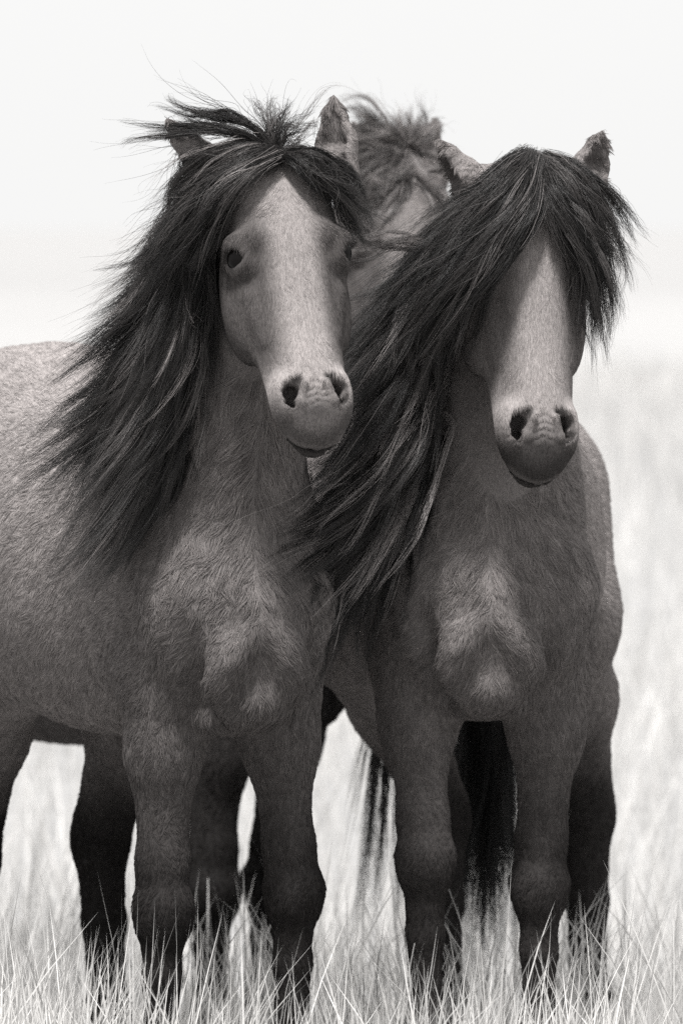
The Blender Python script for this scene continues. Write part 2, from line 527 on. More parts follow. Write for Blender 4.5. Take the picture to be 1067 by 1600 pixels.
    for s in (-1, 1):
        e((.250, s * .080, -.126), (.110, .036, .064), .025)                     # jowl
        c_((.07, s * .146, -.205), (.22, s * .150, -.232), .030, .034, .03, True) # groove between jaw and neck
        c_((.22, s * .150, -.232), (.37, s * .098, -.222), .034, .030, .03, True)
        c_((.205, s * .088, -.058), (.345, s * .058, -.056), .012, .003, .03)   # facial crest
        g = unit(Sd * s * .86 + N * .51); t2 = np.cross(U, g)
        e((.188, s * .088, -.034), (.036, .0220, .031), .024)                    # lids
        c_((.158, s * .068, -.004), (.164, s * .095, -.024), .009, .010, .034)   # brow
        c_((.164, s * .096, -.024), (.182, s * .102, -.054), .011, .007, .024)
        b.ell(HF(.189, s * .088 * kw, -.034) + g * .027 * ks, np.array((.0165, .023, .0250)) * ks, np.array([unit(U + t2 * s * -.35), g, np.cross(unit(U + t2 * s * -.35), g)]), .004, True)
        e((.480, s * .051, -.044), (.046, .020, .034), .022)                    # nostril wings
        e((.512, s * .032, -.062), (.040, .022, .030), .024)
        c_((.448, s * .027, -.006), (.464, s * .041, -.012), .007, .0160, .005, True)
        c_((.464, s * .041, -.012), (.490, s * .045, -.025), .0160, .0135, .006, True)
        c_((.490, s * .045, -.025), (.516, s * .039, -.040), .0135, .0060, .008, True)
        c_((.474, s * .043, -.021), (.458, s * .034, -.070), .017, .013, .006, True)
        c_((.496, s * .044, -.031), (.482, s * .034, -.075), .0130, .011, .006, True)
        c_((.464, s * .021, -.004), (.498, s * .029, -.020), .006, .0055, .010)  # inner wing of the nostril
        c_((.498, s * .029, -.020), (.525, s * .030, -.042), .0055, .005, .012)
    e((.520, 0, -.056), (.046, .030, .030), .022)                               # upper lip
    e((.537, 0, -.106), (.036, .035, .023), .010)                               # lower lip, chin
    ma = np.array([unit(U * .96 + N * .22), Sd, unit(N * .96 + U * -.22)])
    b.ell(HF(.555, 0, -.0805), np.array((.080, .09, .0062)) * ks, ma, .003, True)  # mouth
    for q_ in range(4):
        x = .462 + .013 * q_; w = (.018, .022, .021, .017)[q_]; nn = np.interp(x, ht[:, 0] / ks, ht[:, 2] / ks)
        for sg in (-1, 1):
            b.cone(HF(x - .003, 0, nn + .001), HF(x + .003, sg * w, nn - .002), .0009 * ks, .0005 * ks, .005, True)
    # ears
    h.ears = []
    for ear in spec['ears']:
        B0, T = h.loc(at(*ear['base'])), h.loc(at(*ear['tip']))
        op = unit(np.array(ear['open']) @ h.M)
        d = T - B0; op = unit(op - unit(d) * (op @ unit(d)))
        wd = ear.get('w', .030)
        d = d * 1.10; T = B0 + d
        m1 = B0 + d * .36 - op * .003; m2 = B0 + d * .72 - op * .001
        b.cone(B0, m1, wd * .70, wd * .92, .03); b.cone(m1, m2, wd * .92, wd * .56, .012); b.cone(m2, T, wd * .56, .0025, .008)
        q = op * wd * .80
        b.cone(B0 + d * .14 + q, m1 + q, wd * .40, wd * .80, .006, True); b.cone(m1 + q, m2 + q * .66, wd * .80, wd * .46, .005, True); b.cone(m2 + q * .66, T + q * .20 - d * .04, wd * .46, .003, .004, True)
        b.cone(B0 + d * .05, HF(.03, np.sign((B0 - P0) @ Sd) * .055, -.06), wd * .72, .040, .03)
        h.ears.append((B0, d, op, wd))
    h.body = b
    # sample
    c0, f0 = spec.get('res', (.0085, .0042))
    corners = np.array([HF(u, s, n) for u in (-.06, .6) for s in (-.12, .12) for n in (-.24, .05)] + [h.loc(at(*x[kk])) for x in spec['ears'] for kk in ('base', 'tip')])
    lo, hi = corners.min(0) - .03, corners.max(0) + .03
    xs = axis_steps(-1.34, max(.34, hi[0]), lo[0], hi[0], c0, f0)
    ys = axis_steps(min(-.42, lo[1]), max(.42, hi[1]), lo[1], hi[1], c0, f0)
    zs = axis_steps(-.13, hi[2], lo[2], hi[2], c0, f0)
    D, xs, ys, zs = b.grid(xs, ys, zs)
    h.field = Field(D, xs, ys, zs)
    V, Q = surface_nets(D, xs, ys, zs)
    h.V, h.Q = V, Q
    return h

def coat_tone(h, V):
    """grey value of the coat (its own colour, plus shading painted on the cheeks): dun body, black points, mealy nose, dark muzzle"""
    sp = h.spec
    z = V[:, 2]; x = V[:, 0]
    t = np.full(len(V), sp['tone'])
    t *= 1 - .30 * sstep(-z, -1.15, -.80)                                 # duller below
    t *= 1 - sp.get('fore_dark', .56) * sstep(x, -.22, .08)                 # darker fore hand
    leg = sstep(-z + .045 * wobble(V, 11, 8)[:, 2], -.72, -.44)
    t = t * (1 - leg) + sp.get('legs', .03) * leg
    q = h.headco(V); u, s, n = q[:, 0], np.abs(q[:, 1]), q[:, 2]
    inh = (u > -.08) & (u < .62) & (s < .14) & (n > -.27) & (n < .08)
    ht = np.full(len(V), sp['face'])
    ht *= 1 - sp.get('cheek', .5) * sstep(s, .022, .066) * sstep(u, .05, .15) * (1 - sstep(u, .37, .45))  # sides of the face darker: partly coat, partly shading painted into the tone
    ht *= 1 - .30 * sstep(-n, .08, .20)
    ht *= 1 + .10 * sstep(u, .30, .40) * (1 - sstep(u, .44, .48))
    mz = sstep(u - .20 * n, .440, .545)
    ht = ht * (1 - mz) + sp.get('muzzle', .1) * mz
    ht *= 1 - .5 * np.exp(-((u - .515) / .018) ** 2 - (s / .034) ** 2)
    rim = (sstep(u, .535, .552) * sstep(-n, .050, .064) * (1 - sstep(-n, .074, .079)))
    ht = ht * (1 - .5 * rim) + .16 * .5 * rim
    lip = sstep(u, .49, .52) * sstep(-n + .22 * (u - .555), .076, .083)
    ht = ht * (1 - lip) + .05 * lip
    eye = np.exp(-(((u - .188) / .019) ** 2 + ((s - .108) / .022) ** 2 + ((n + .020) / .024) ** 2) ** 2)
    ht *= 1 - .60 * eye
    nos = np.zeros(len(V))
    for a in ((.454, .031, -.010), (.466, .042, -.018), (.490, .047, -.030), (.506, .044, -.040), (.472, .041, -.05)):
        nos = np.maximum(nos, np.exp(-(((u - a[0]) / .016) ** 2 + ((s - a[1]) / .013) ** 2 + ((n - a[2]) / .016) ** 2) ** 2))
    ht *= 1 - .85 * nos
    h.nos = nos * inh
    wgt = np.where(inh, sstep(u - .5 * (-n - .1), -.02, .06) * sstep(n, -.26, -.19), 0)
    t = t * (1 - wgt) + ht * wgt
    h.earin = np.zeros(len(V)); h.earw = np.zeros(len(V))
    for B0, d, op, wd in h.ears:
        tt = np.clip(((V - B0) @ d) / (d @ d), .05, 1.1)
        r_ = V - B0 - tt[:, None] * d
        near = np.linalg.norm(r_, axis=1) < .040
        h.earw = np.maximum(h.earw, near * sstep(tt, .08, .2))
        inside = near * sstep(tt, .1, .2) * sstep(r_ @ op, -.016, -.004) * (np.linalg.norm(r_ - op * (r_ @ op)[:, None], axis=1) < wd * .80 * (1 - .5 * tt))
        h.earin = np.maximum(h.earin, inside)
        t = np.where(near & (tt > .06), .22 * (1 - .35 * sstep(tt, .80, 1.0)), t)
    t = t * (1 - h.earin) + .14 * h.earin
    t *= 1 + .05 * wobble(V, 7, 3)[:, 0] + .03 * wobble(V, 30, 4)[:, 1]
    return np.clip(t, .012, .6)

def flow_dir(h, V, N):
    q = h.headco(V); u, s, n = q[:, 0], q[:, 1], q[:, 2]
    d = np.zeros(V.shape)
    z = V[:, 2]; x = V[:, 0]; y = V[:, 1]
    d[:, 0] = -np.where(x < .1, sstep(z, .6, .95), 0) * 1.0
    d[:, 1] = np.sign(y) * .35 * sstep(x, .0, .15) * sstep(z, .75, .9)
    d[:, 2] = -.75
    back = sstep(z, 1.2, 1.35) * (x < 0)
    d[:, 2] *= 1 - .8 * back
    inh = sstep(u, -.02, .06) * (np.abs(s) < .14) * (n > -.28) * (n < .08)
    U, Sd, NN = h.hax
    hd = U * .9 + (s[:, None] * 6) * Sd[None, :] * (1 - sstep(u, .38, .5))[:, None]
    up = (1 - sstep(u, .10, .16))[:, None]
    hd = hd * (1 - up) + (U * .2 + s[:, None] * 12 * Sd[None, :]) * up
    d = d * (1 - inh[:, None]) + hd * inh[:, None]
    d += .13 * wobble(V, 12, 11) + .09 * wobble(V, 45, 12)
    d -= N * (d * N).sum(1, keepdims=True)
    return d / np.maximum(np.linalg.norm(d, axis=1, keepdims=True), 1e-5), inh

def tri_sample(V, Q, dens, r):
    T = np.concatenate([Q[:, :3], Q[:, [0, 2, 3]]])
    a, b, c = V[T[:, 0]], V[T[:, 1]], V[T[:, 2]]
    ar = np.linalg.norm(np.cross(b - a, c - a), axis=1) / 2
    w = ar * dens[T].mean(1)
    n = int(w.sum())
    cum = np.cumsum(w)
    i = np.searchsorted(cum, r.uniform(0, cum[-1], n)); i = np.minimum(i, len(T) - 1)
    r1, r2 = np.sqrt(r.uniform(size=n)), r.uniform(size=n)
    B = np.stack([1 - r1, r1 * (1 - r2), r1 * r2], 1)
    return T[i], B

def grow_coat(h, root, body, count_scale=1.0):
    V, Q = h.V, h.Q
    me = body.data
    N = np.empty(len(V) * 3, np.float32); me.vertices.foreach_get('normal', N); N = N.reshape(-1, 3).astype(float)
    camL = h.loc(np.array([0, 0, CAM_H]))
    vd = camL - V; vd /= np.linalg.norm(vd, axis=1, keepdims=True)
    facing = (vd * N).sum(1)
    q = h.headco(V); u, s, n = q[:, 0], q[:, 1], q[:, 2]
    inh = sstep(u, -.02, .06) * (np.abs(s) < .14) * (n > -.28) * (n < .08)
    dens = (150e3 + 280e3 * inh) * sstep(facing, -.55, .0) + 9e3
    dens *= count_scale
    muz = inh * sstep(u, .50, .54)
    dens *= 1 - .15 * muz
    eyed = np.sqrt((u - .188) ** 2 + (np.abs(s) - .110) ** 2 + (n + .022) ** 2)
    dens = np.where(eyed < .027, 0, dens) * (1 - sstep(h.nos, .35, .7))
    dens = dens * (1 + .6 * h.earw)
    T, B = tri_sample(V, Q, dens, rng)
    P = (V[T] * B[..., None]).sum(1); NN = (N[T] * B[..., None]).sum(1); NN /= np.linalg.norm(NN, axis=1, keepdims=True)
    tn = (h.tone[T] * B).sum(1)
    D, ih = flow_dir(h, P, NN)
    nP = len(P)
    z = P[:, 2]; x = P[:, 0]
    L = np.full(nP, .021)
    L += .020 * sstep(x, .05, .2) * sstep(z, .9, 1.1) * (1 - ih)             # breast and throat are shaggy
    L -= .008 * sstep(-z, -.80, -.6)
    qq = h.headco(P)
    fl = .0135 - .0075 * sstep(qq[:, 0], .42, .50)
    L = L * (1 - ih) + fl * ih
    ew = (h.earw[T] * B).sum(1)
    ei = (h.earin[T] * B).sum(1)
    L = L * (1 - ew) + (.0045 + .012 * ei) * ew
    L *= rng.uniform(.65, 1.25, nP)
    # tufts: hairs of one small cell lean together
    cell = (.011 + .008 * sstep(x, .02, .12) * sstep(z, .80, .95) * (1 - ih))[:, None]
    cell = np.round(cell / .004) * .004
    key = np.floor(P / cell + wobble(P, 40, 21) * .6).astype(np.int64)
    hsh = (key[:, 0] * 73856093 ^ key[:, 1] * 19349663 ^ key[:, 2] * 83492791) & 0xFFFF
    rr = np.random.default_rng(5)
    cv = rr.normal(size=(65536, 3)); cl = rr.uniform(.75, 1.2, 65536); ct = rr.uniform(.84, 1.17, 65536)
    cen = (key + .5) * cell
    D = D + (.20 - .10 * ih[:, None]) * cv[hsh] + .09 * rng.normal(size=P.shape)
    D -= NN * (D * NN).sum(1, keepdims=True); D /= np.linalg.norm(D, axis=1, keepdims=True)
    L *= 1 + (cl[hsh] - 1) * (1 - .7 * ih)
    lift = rng.uniform(.10, .34, nP)[:, None] * (1 - .68 * ih[:, None])
    k = 4
    S = np.empty((nP, k, 3))
    for i in range(k):
        f = i / (k - 1)
        S[:, i] = P + (D * (f - .12 * f * f) + NN * lift * (f - .55 * f * f)) * L[:, None]
    toc = (cen - P); toc -= NN * (toc * NN).sum(1, keepdims=True)
    for i in (2, 3):
        S[:, i] += toc * (.3, .62)[i - 2] * (1 - .6 * ih[:, None])
    rad = np.outer(rng.uniform(.00034, .00052, nP), [1.0, .95, .7, .15]) * (1 - .38 * ih[:, None])
    tone = tn * np.exp(np.clip(rng.normal(0, .15 + .12 * ih, nP), -.5, .30)) * (1 + (ct[hsh] - 1) * (1 - .8 * ih))
    tone = np.clip(tone, .008, .5)
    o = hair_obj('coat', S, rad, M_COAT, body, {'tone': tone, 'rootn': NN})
    tag(o, kind='stuff')
    return nP

# ------------------------------------------------------------------ mane, forelock, tail
def resample(ctrl, k):
    """Catmull-Rom through control points, k points evenly by length"""
    c = np.asarray(ctrl, float)
    c = np.concatenate([[2 * c[0] - c[1]], c, [2 * c[-1] - c[-2]]])
    out = []
    for i in range(1, len(c) - 2):
        t = np.linspace(0, 1, 12, endpoint=False)[:, None]
        out.append(.5 * (2 * c[i] + (c[i + 1] - c[i - 1]) * t + (2 * c[i - 1] - 5 * c[i] + 4 * c[i + 1] - c[i + 2]) * t**2 + (3 * c[i] - c[i - 1] - 3 * c[i + 1] + c[i + 2]) * t**3))
    out = np.concatenate(out + [c[-2][None]])
    l = np.concatenate([[0], np.cumsum(np.linalg.norm(np.diff(out, axis=0), axis=1))])
    return np.stack([np.interp(np.linspace(0, l[-1], k), l, out[:, a]) for a in range(3)], 1)

def hair_sheet(h, guides, locks, per, K=22, spread=.012, jit=.010, lenr=(.68, 1.1), wave=.015, frizz=.006, tone=(.005, .05), r0=.00030, fly=.06, seed=0, push=.006, others=()):
    """guides: list of control point lists (photo x, photo y, distance). Locks are laid between neighbouring guides."""
    r = np.random.default_rng(seed)
    G = np.stack([resample([h.P(*p) for p in g], 40) for g in guides])
    ng = len(G)
    n = locks
    v = np.sort(r.uniform(0, ng - 1, n)) if ng > 1 else np.zeros(n)
    i = np.minimum(v.astype(int), max(ng - 2, 0)); f = (v - i)[:, None, None]
    C = G[i] * (1 - f) + G[np.minimum(i + 1, ng - 1)] * f
    s40 = np.linspace(0, 1, 40)
    # cut each lock to its own length
    ll = r.uniform(lenr[0], lenr[1], n)
    sx = np.linspace(0, 1, K)[None, :] * ll[:, None]
    sx = np.clip(sx, 0, 1.15) * 39
    i0 = np.clip(sx.astype(int), 0, 38); ff = (sx - i0)[..., None]
    ar = np.arange(n)[:, None]
    C = C[ar, i0] * (1 - ff) + C[ar, i0 + 1] * ff
    t = np.linspace(0, 1, K)
    off = r.normal(size=(n, 3)) * jit
    off2 = r.normal(size=(n, 3)) * spread * 2.8
    C = C + off[:, None] * (.35 + .65 * t[None, :, None]) + off2[:, None] * (t ** 1.6)[None, :, None]
    ph = r.uniform(0, 6.28, (n, 3)); fq = r.uniform(.5, 1.7, (n, 3)); wv = r.normal(size=(n, 3)) * wave
    C = C + (np.sin(fq[:, None] * 6.28 * t[None, :, None] + ph[:, None]) * wv[:, None]) * t[None, :, None]
    # hairs of each lock
    m = n * per
    H = np.repeat(C, per, axis=0)
    lw = np.repeat(r.uniform(.5, 1.5, n), per)
    a = r.normal(size=(m, 3)) * spread * .55
    prof = (1.0 - .72 * t ** .8)                                             # locks draw together towards the tip
    H = H + a[:, None] * prof[None, :, None] * lw[:, None, None]
    ph = r.uniform(0, 6.28, (m, 3)); fq = r.uniform(.8, 3.2, (m, 3)); wv = r.normal(size=(m, 3)) * frizz
    H = H + np.sin(fq[:, None] * 6.28 * t[None, :, None] + ph[:, None]) * wv[:, None] * (t ** .8)[None, :, None]
    fl = r.uniform(size=m) < fly                                             # loose flying hairs
    fo = r.normal(size=(m, 3)) * .035 + np.array(h.spec.get('wind', (0, 0, 0))) * .03
    H = H + (fl[:, None] * fo)[:, None] * (t ** 1.8)[None, :, None]
    # hair length varies
    lf = r.uniform(.72, 1.0, m)
    sx = t[None, :] * lf[:, None] * (K - 1)
    i0 = np.clip(sx.astype(int), 0, K - 2); ff = (sx - i0)[..., None]
    ar = np.arange(m)[:, None]
    H = H[ar, i0] * (1 - ff) + H[ar, i0 + 1] * ff
    # stay outside of the bodies
    for _ in range(3):
        d = h.field(H); g = None
        bad = (d < push) & (d > -.045)
        if bad.any():
            Pb = H[bad]
            H[bad] = Pb + h.field.grad(Pb) * (push - d[bad])[:, None]
    for o in others:
        for _ in range(2):
            Wp = o.loc(h.wor(H)); d = o.field(Wp); bad = (d < push) & (d > -.045)
            if bad.any():
                Pb = Wp[bad] + o.field.grad(Wp[bad]) * (push - d[bad])[:, None]
                H[bad] = h.loc(o.wor(Pb))
    tn = np.repeat(tone[0] + (tone[1] - tone[0]) * r.uniform(0, 1, n) ** 2.2, per) * r.uniform(.65, 1.5, m)
    rad = np.outer(r.uniform(.75, 1.25, m) * r0, np.interp(t, [0, .1, .7, 1], [.9, 1, .85, .2]))
    return H, rad, tn

def add_hair(name, h, sheets, parent):
    K = max(s[0].shape[1] for s in sheets)
    H = np.concatenate([s[0] for s in sheets]); rad = np.concatenate([s[1] for s in sheets]); tn = np.concatenate([s[2] for s in sheets])
    return hair_obj(name, H, rad, M_MANE, parent, {'tone': tn})

def hoof_mesh():
    V, F = [], []
    n = 20
    prof = [(.0, .060, 0.0), (.004, .064, 0.), (.05, .055, -.012), (.078, .046, -.020), (.085, .040, -.022), (.085, .001, -.022)]
    for z, r_, dx in prof:
        for i in range(n):
            a = 2 * math.pi * i / n
            V.append((dx + r_ * 1.08 * math.cos(a), r_ * math.sin(a), z))
    V.append((0, 0, 0)); cb = len(V) - 1
    for j in range(len(prof) - 1):
        for i in range(n):
            F.append((j * n + i, j * n + (i + 1) % n, (j + 1) * n + (i + 1) % n, (j + 1) * n + i))
    for i in range(n):
        F.append((cb, (i + 1) % n, i, i))
    me = bpy.data.meshes.new('hoof'); me.from_pydata(V, [], [tuple(dict.fromkeys(f)) for f in F]); me.update()
    for p in me.polygons: p.use_smooth = True
    me.materials.append(M_HOOF)
    return me
HOOF = hoof_mesh()

def eye_mesh():
    V, F = [], []
    n, m = 20, 12
    for j in range(m + 1):
        a = math.pi * j / m
        for i in range(n):
            b_ = 2 * math.pi * i / n
            V.append((math.sin(a) * math.cos(b_) * .0235, math.sin(a) * math.sin(b_) * .0235, math.cos(a) * .0235))
    for j in range(m):
        for i in range(n):
            F.append((j * n + i, j * n + (i + 1) % n, (j + 1) * n + (i + 1) % n, (j + 1) * n + i))
    me = bpy.data.meshes.new('eye'); me.from_pydata(V, [], F); me.validate(); me.update()
    for p in me.polygons: p.use_smooth = True
    me.materials.append(M_EYE)
    return me
EYE = eye_mesh()

def finish_horse(h):
    sp = h.spec
    root = bpy.data.objects.new('horse', None)
    col.objects.link(root)
    root.location = h.o
    root.rotation_euler = (0, 0, R(sp['yaw']) - math.pi / 2)
    tag(root, sp['label'], 'horse', 'wild horses standing close together')
    h.root = root
    body = mesh_obj('body', h.V, h.Q, M_SKIN, root)
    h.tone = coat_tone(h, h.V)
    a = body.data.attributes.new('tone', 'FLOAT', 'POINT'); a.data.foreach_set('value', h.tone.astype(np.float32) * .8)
    for s in (-1, 1):
        o = bpy.data.objects.new('eye', EYE); col.objects.link(o); o.parent = root
        o.location = h.HF(.188, s * .0895 * sp['head'].get('wide', 1.0), -.0335)
    for p in h.hooves:
        o = bpy.data.objects.new('hoof', HOOF); col.objects.link(o); o.parent = root; o.location = p
    h.bodyobj = body
    return h

# ------------------------------------------------------------------ the three horses
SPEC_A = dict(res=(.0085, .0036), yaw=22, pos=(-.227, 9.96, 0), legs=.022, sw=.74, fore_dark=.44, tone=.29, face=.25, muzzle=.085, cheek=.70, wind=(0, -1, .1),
    label='shaggy horse at left looking at the viewer, face bare and windblown mane falling left', fat=1.0,
    head=dict(poll=(433, 250, 9.63), pitch=26, yaw=14, roll=3.5, scale=.89, wide=1.06),
    neckmid=(-.03, 0, .03), neckw=(.145, .075),
    fore=[dict(knee=lambda h: h.P(254, 1425, 9.88)), dict(knee=lambda h: h.P(458, 1395, 9.98))],
    hind=[dict(hock=lambda h: h.P(-45, 1330, 10.80), stifle=(.08, 0, 0)), dict(hock=lambda h: h.P(158, 1300, 10.92))],
    ears=[dict(base=(527, 268, 9.68), tip=(521, 160, 9.69), open=(-.45, -1, 0), w=.036),
          dict(base=(350, 300, 9.67), tip=(268, 196, 9.66), open=(-.6, .5, -.3), w=.037)])
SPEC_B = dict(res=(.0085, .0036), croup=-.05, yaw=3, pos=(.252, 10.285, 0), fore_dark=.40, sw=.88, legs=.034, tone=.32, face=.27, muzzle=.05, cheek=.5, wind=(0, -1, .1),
    label='horse at right facing the viewer, dark forelock covering its eyes', fat=.87,
    head=dict(poll=(836, 262, 9.97), pitch=15, yaw=15, roll=-2, scale=.96, wide=1.03),
    neckmid=(-.04, 0, .02), neckw=(.145, .075),
    fore=[dict(knee=lambda h: h.P(664, 1345, 10.2)), dict(knee=lambda h: h.P(842, 1385, 10.27))],
    hind=[dict(hock=lambda h: h.P(690, 1270, 11.3)), dict(hock=lambda h: h.P(916, 1262, 11.3))],
    ears=[dict(base=(742, 308, 9.99), tip=(688, 226, 9.97), open=(-1, -.35, -.1), w=.033),
          dict(base=(914, 292, 10.04), tip=(938, 213, 10.02), open=(.5, -1, 0), w=.033)])
SPEC_C = dict(yaw=56, pos=(-.21, 11.77, -.17), legs=.015, tone=.15, face=.18, wind=(0, -1, .1), res=(.012, .007),
    label='third horse standing behind the two others, only its forehead and legs showing', fat=.95,
    head=dict(poll=(622, 236, 11.50), pitch=30, yaw=8, roll=0, scale=1.05),
    neckmid=(.05, 0, .05), neckw=(.14, .085),
    fore=[dict(knee=lambda h: h.P(332, 1395, 11.62), r=1.1), dict(knee=lambda h: h.P(418, 1385, 11.85))],
    hind=[dict(hock=lambda h: np.array([-1.0, -.15, .52])), dict(hock=lambda h: np.array([-1.0, .15, .52]))],
    ears=[dict(base=(570, 275, 11.6), tip=(553, 195, 11.6), open=(-.3, -1, 0), w=.033),
          dict(base=(668, 268, 11.6), tip=(679, 187, 11.6), open=(.2, -1, 0), w=.026)])
HA = finish_horse(make_horse(SPEC_A))
HB = finish_horse(make_horse(SPEC_B))
HC = finish_horse(make_horse(SPEC_C))

# ------------------------------------------------------------------ manes, forelocks, tails
def hairs_A(h):
    front = [[(405,262,9.76),(335,330,9.68),(295,430,9.68),(270,520,9.66),(225,600,9.70)],
             [(395,290,9.80),(320,380,9.72),(288,480,9.72),(250,590,9.70),(190,680,9.72)],
             [(375,350,9.86),(320,440,9.74),(295,540,9.72),(250,650,9.73),(170,760,9.74)],
             [(355,420,9.92),(305,500,9.78),(285,600,9.76),(240,710,9.75),(160,840,9.75)],
             [(335,490,9.97),(290,570,9.82),(270,660,9.78),(210,780,9.76),(115,925,9.75)],
             [(312,565,10.03),(270,640,9.86),(245,720,9.80),(195,820,9.77),(125,915,9.76)]]
    outer = [[(400,255,9.80),(330,300,9.74),(275,370,9.74),(240,440,9.76),(190,475,9.80)],
             [(390,300,9.83),(310,370,9.78),(255,450,9.78),(200,520,9.80),(140,570,9.84)],
             [(370,370,9.88),(290,450,9.82),(230,530,9.82),(170,600,9.83),(100,650,9.86)],
             [(350,440,9.94),(275,520,9.86),(215,600,9.84),(150,680,9.84),(85,720,9.86)],
             [(325,520,10.0),(260,590,9.90),(200,670,9.85),(140,760,9.82),(100,850,9.80)]]
    jaw = [[(385,290,9.74),(335,350,9.66),(318,430,9.66),(316,520,9.68),(305,610,9.70)],
           [(375,320,9.80),(315,400,9.70),(300,490,9.70),(290,580,9.70),(275,670,9.72)]]
    mane = [hair_sheet(h, front, 190, 60, seed=1, spread=.012), hair_sheet(h, outer, 170, 60, seed=2, spread=.014),
            hair_sheet(h, jaw, 34, 45, seed=3, spread=.008),
            hair_sheet(h, front + outer, 190, 18, seed=41, spread=.010, jit=.02, wave=.016, tone=(.05, .32), push=.016, lenr=(.5, 1.1), r0=.00034)]
    add_hair('mane', h, mane, h.root)
    left = [[(425,228,9.64),(380,222,9.62),(330,240,9.64),(285,290,9.68),(255,350,9.72)],
            [(428,238,9.62),(385,250,9.58),(335,290,9.60),(285,360,9.66),(250,430,9.70)],
            [(431,242,9.62),(385,262,9.57),(335,305,9.58),(288,380,9.64),(250,445,9.69)],
            [(434,246,9.61),(388,272,9.56),(340,318,9.57),(302,375,9.61),(270,425,9.66)]]
    right = [[(440,244,9.61),(472,258,9.57),(512,292,9.57),(545,332,9.59),(572,378,9.60)],
             [(440,240,9.62),(480,244,9.59),(522,276,9.60),(552,318,9.62),(578,362,9.62)],
             [(445,238,9.62),(490,235,9.62),(530,270,9.66),(552,320,9.66),(560,350,9.64)]]
    tuft = [[(425,232,9.63),(420,195,9.64),(405,172,9.66),(390,165,9.68)],
            [(430,235,9.63),(435,200,9.63),(450,175,9.64),(470,162,9.66)],
            [(440,232,9.63),(455,205,9.65),(480,190,9.67),(505,185,9.68)]]
    s1 = [[(428,232,9.62),(395,195,9.62),(350,172,9.64),(300,165,9.66),(262,172,9.68)]]
    s2 = [[(420,232,9.62),(370,208,9.60),(315,200,9.62),(270,203,9.64),(215,206,9.68)]]
    s3 = [[(390,250,9.6),(310,235,9.62),(265,265,9.66),(245,330,9.7),(238,400,9.74)], [(390,255,9.6),(320,245,9.62),(280,290,9.66),(265,350,9.7),(235,380,9.74)]]
    fl = [hair_sheet(h, left, 120, 60, seed=4, spread=.0075, jit=.006), hair_sheet(h, right, 40, 50, seed=5, spread=.0045, jit=.0035),
          hair_sheet(h, tuft, 24, 16, seed=6, spread=.006, jit=.013, fly=.12, wave=.012, tone=(.01, .10), lenr=(.45, 1.15)), hair_sheet(h, s1, 7, 45, seed=7, spread=.005, jit=.004, lenr=(.75, 1.1)),
          hair_sheet(h, left, 30, 10, seed=44, spread=.010, jit=.012, wave=.012, tone=(.06, .25), push=.012), hair_sheet(h, s2, 7, 45, seed=8, spread=.005, jit=.004, lenr=(.7, 1.1)), hair_sheet(h, s3, 8, 12, seed=9, spread=.008, jit=.01)]
    add_hair('forelock', h, fl, h.root)

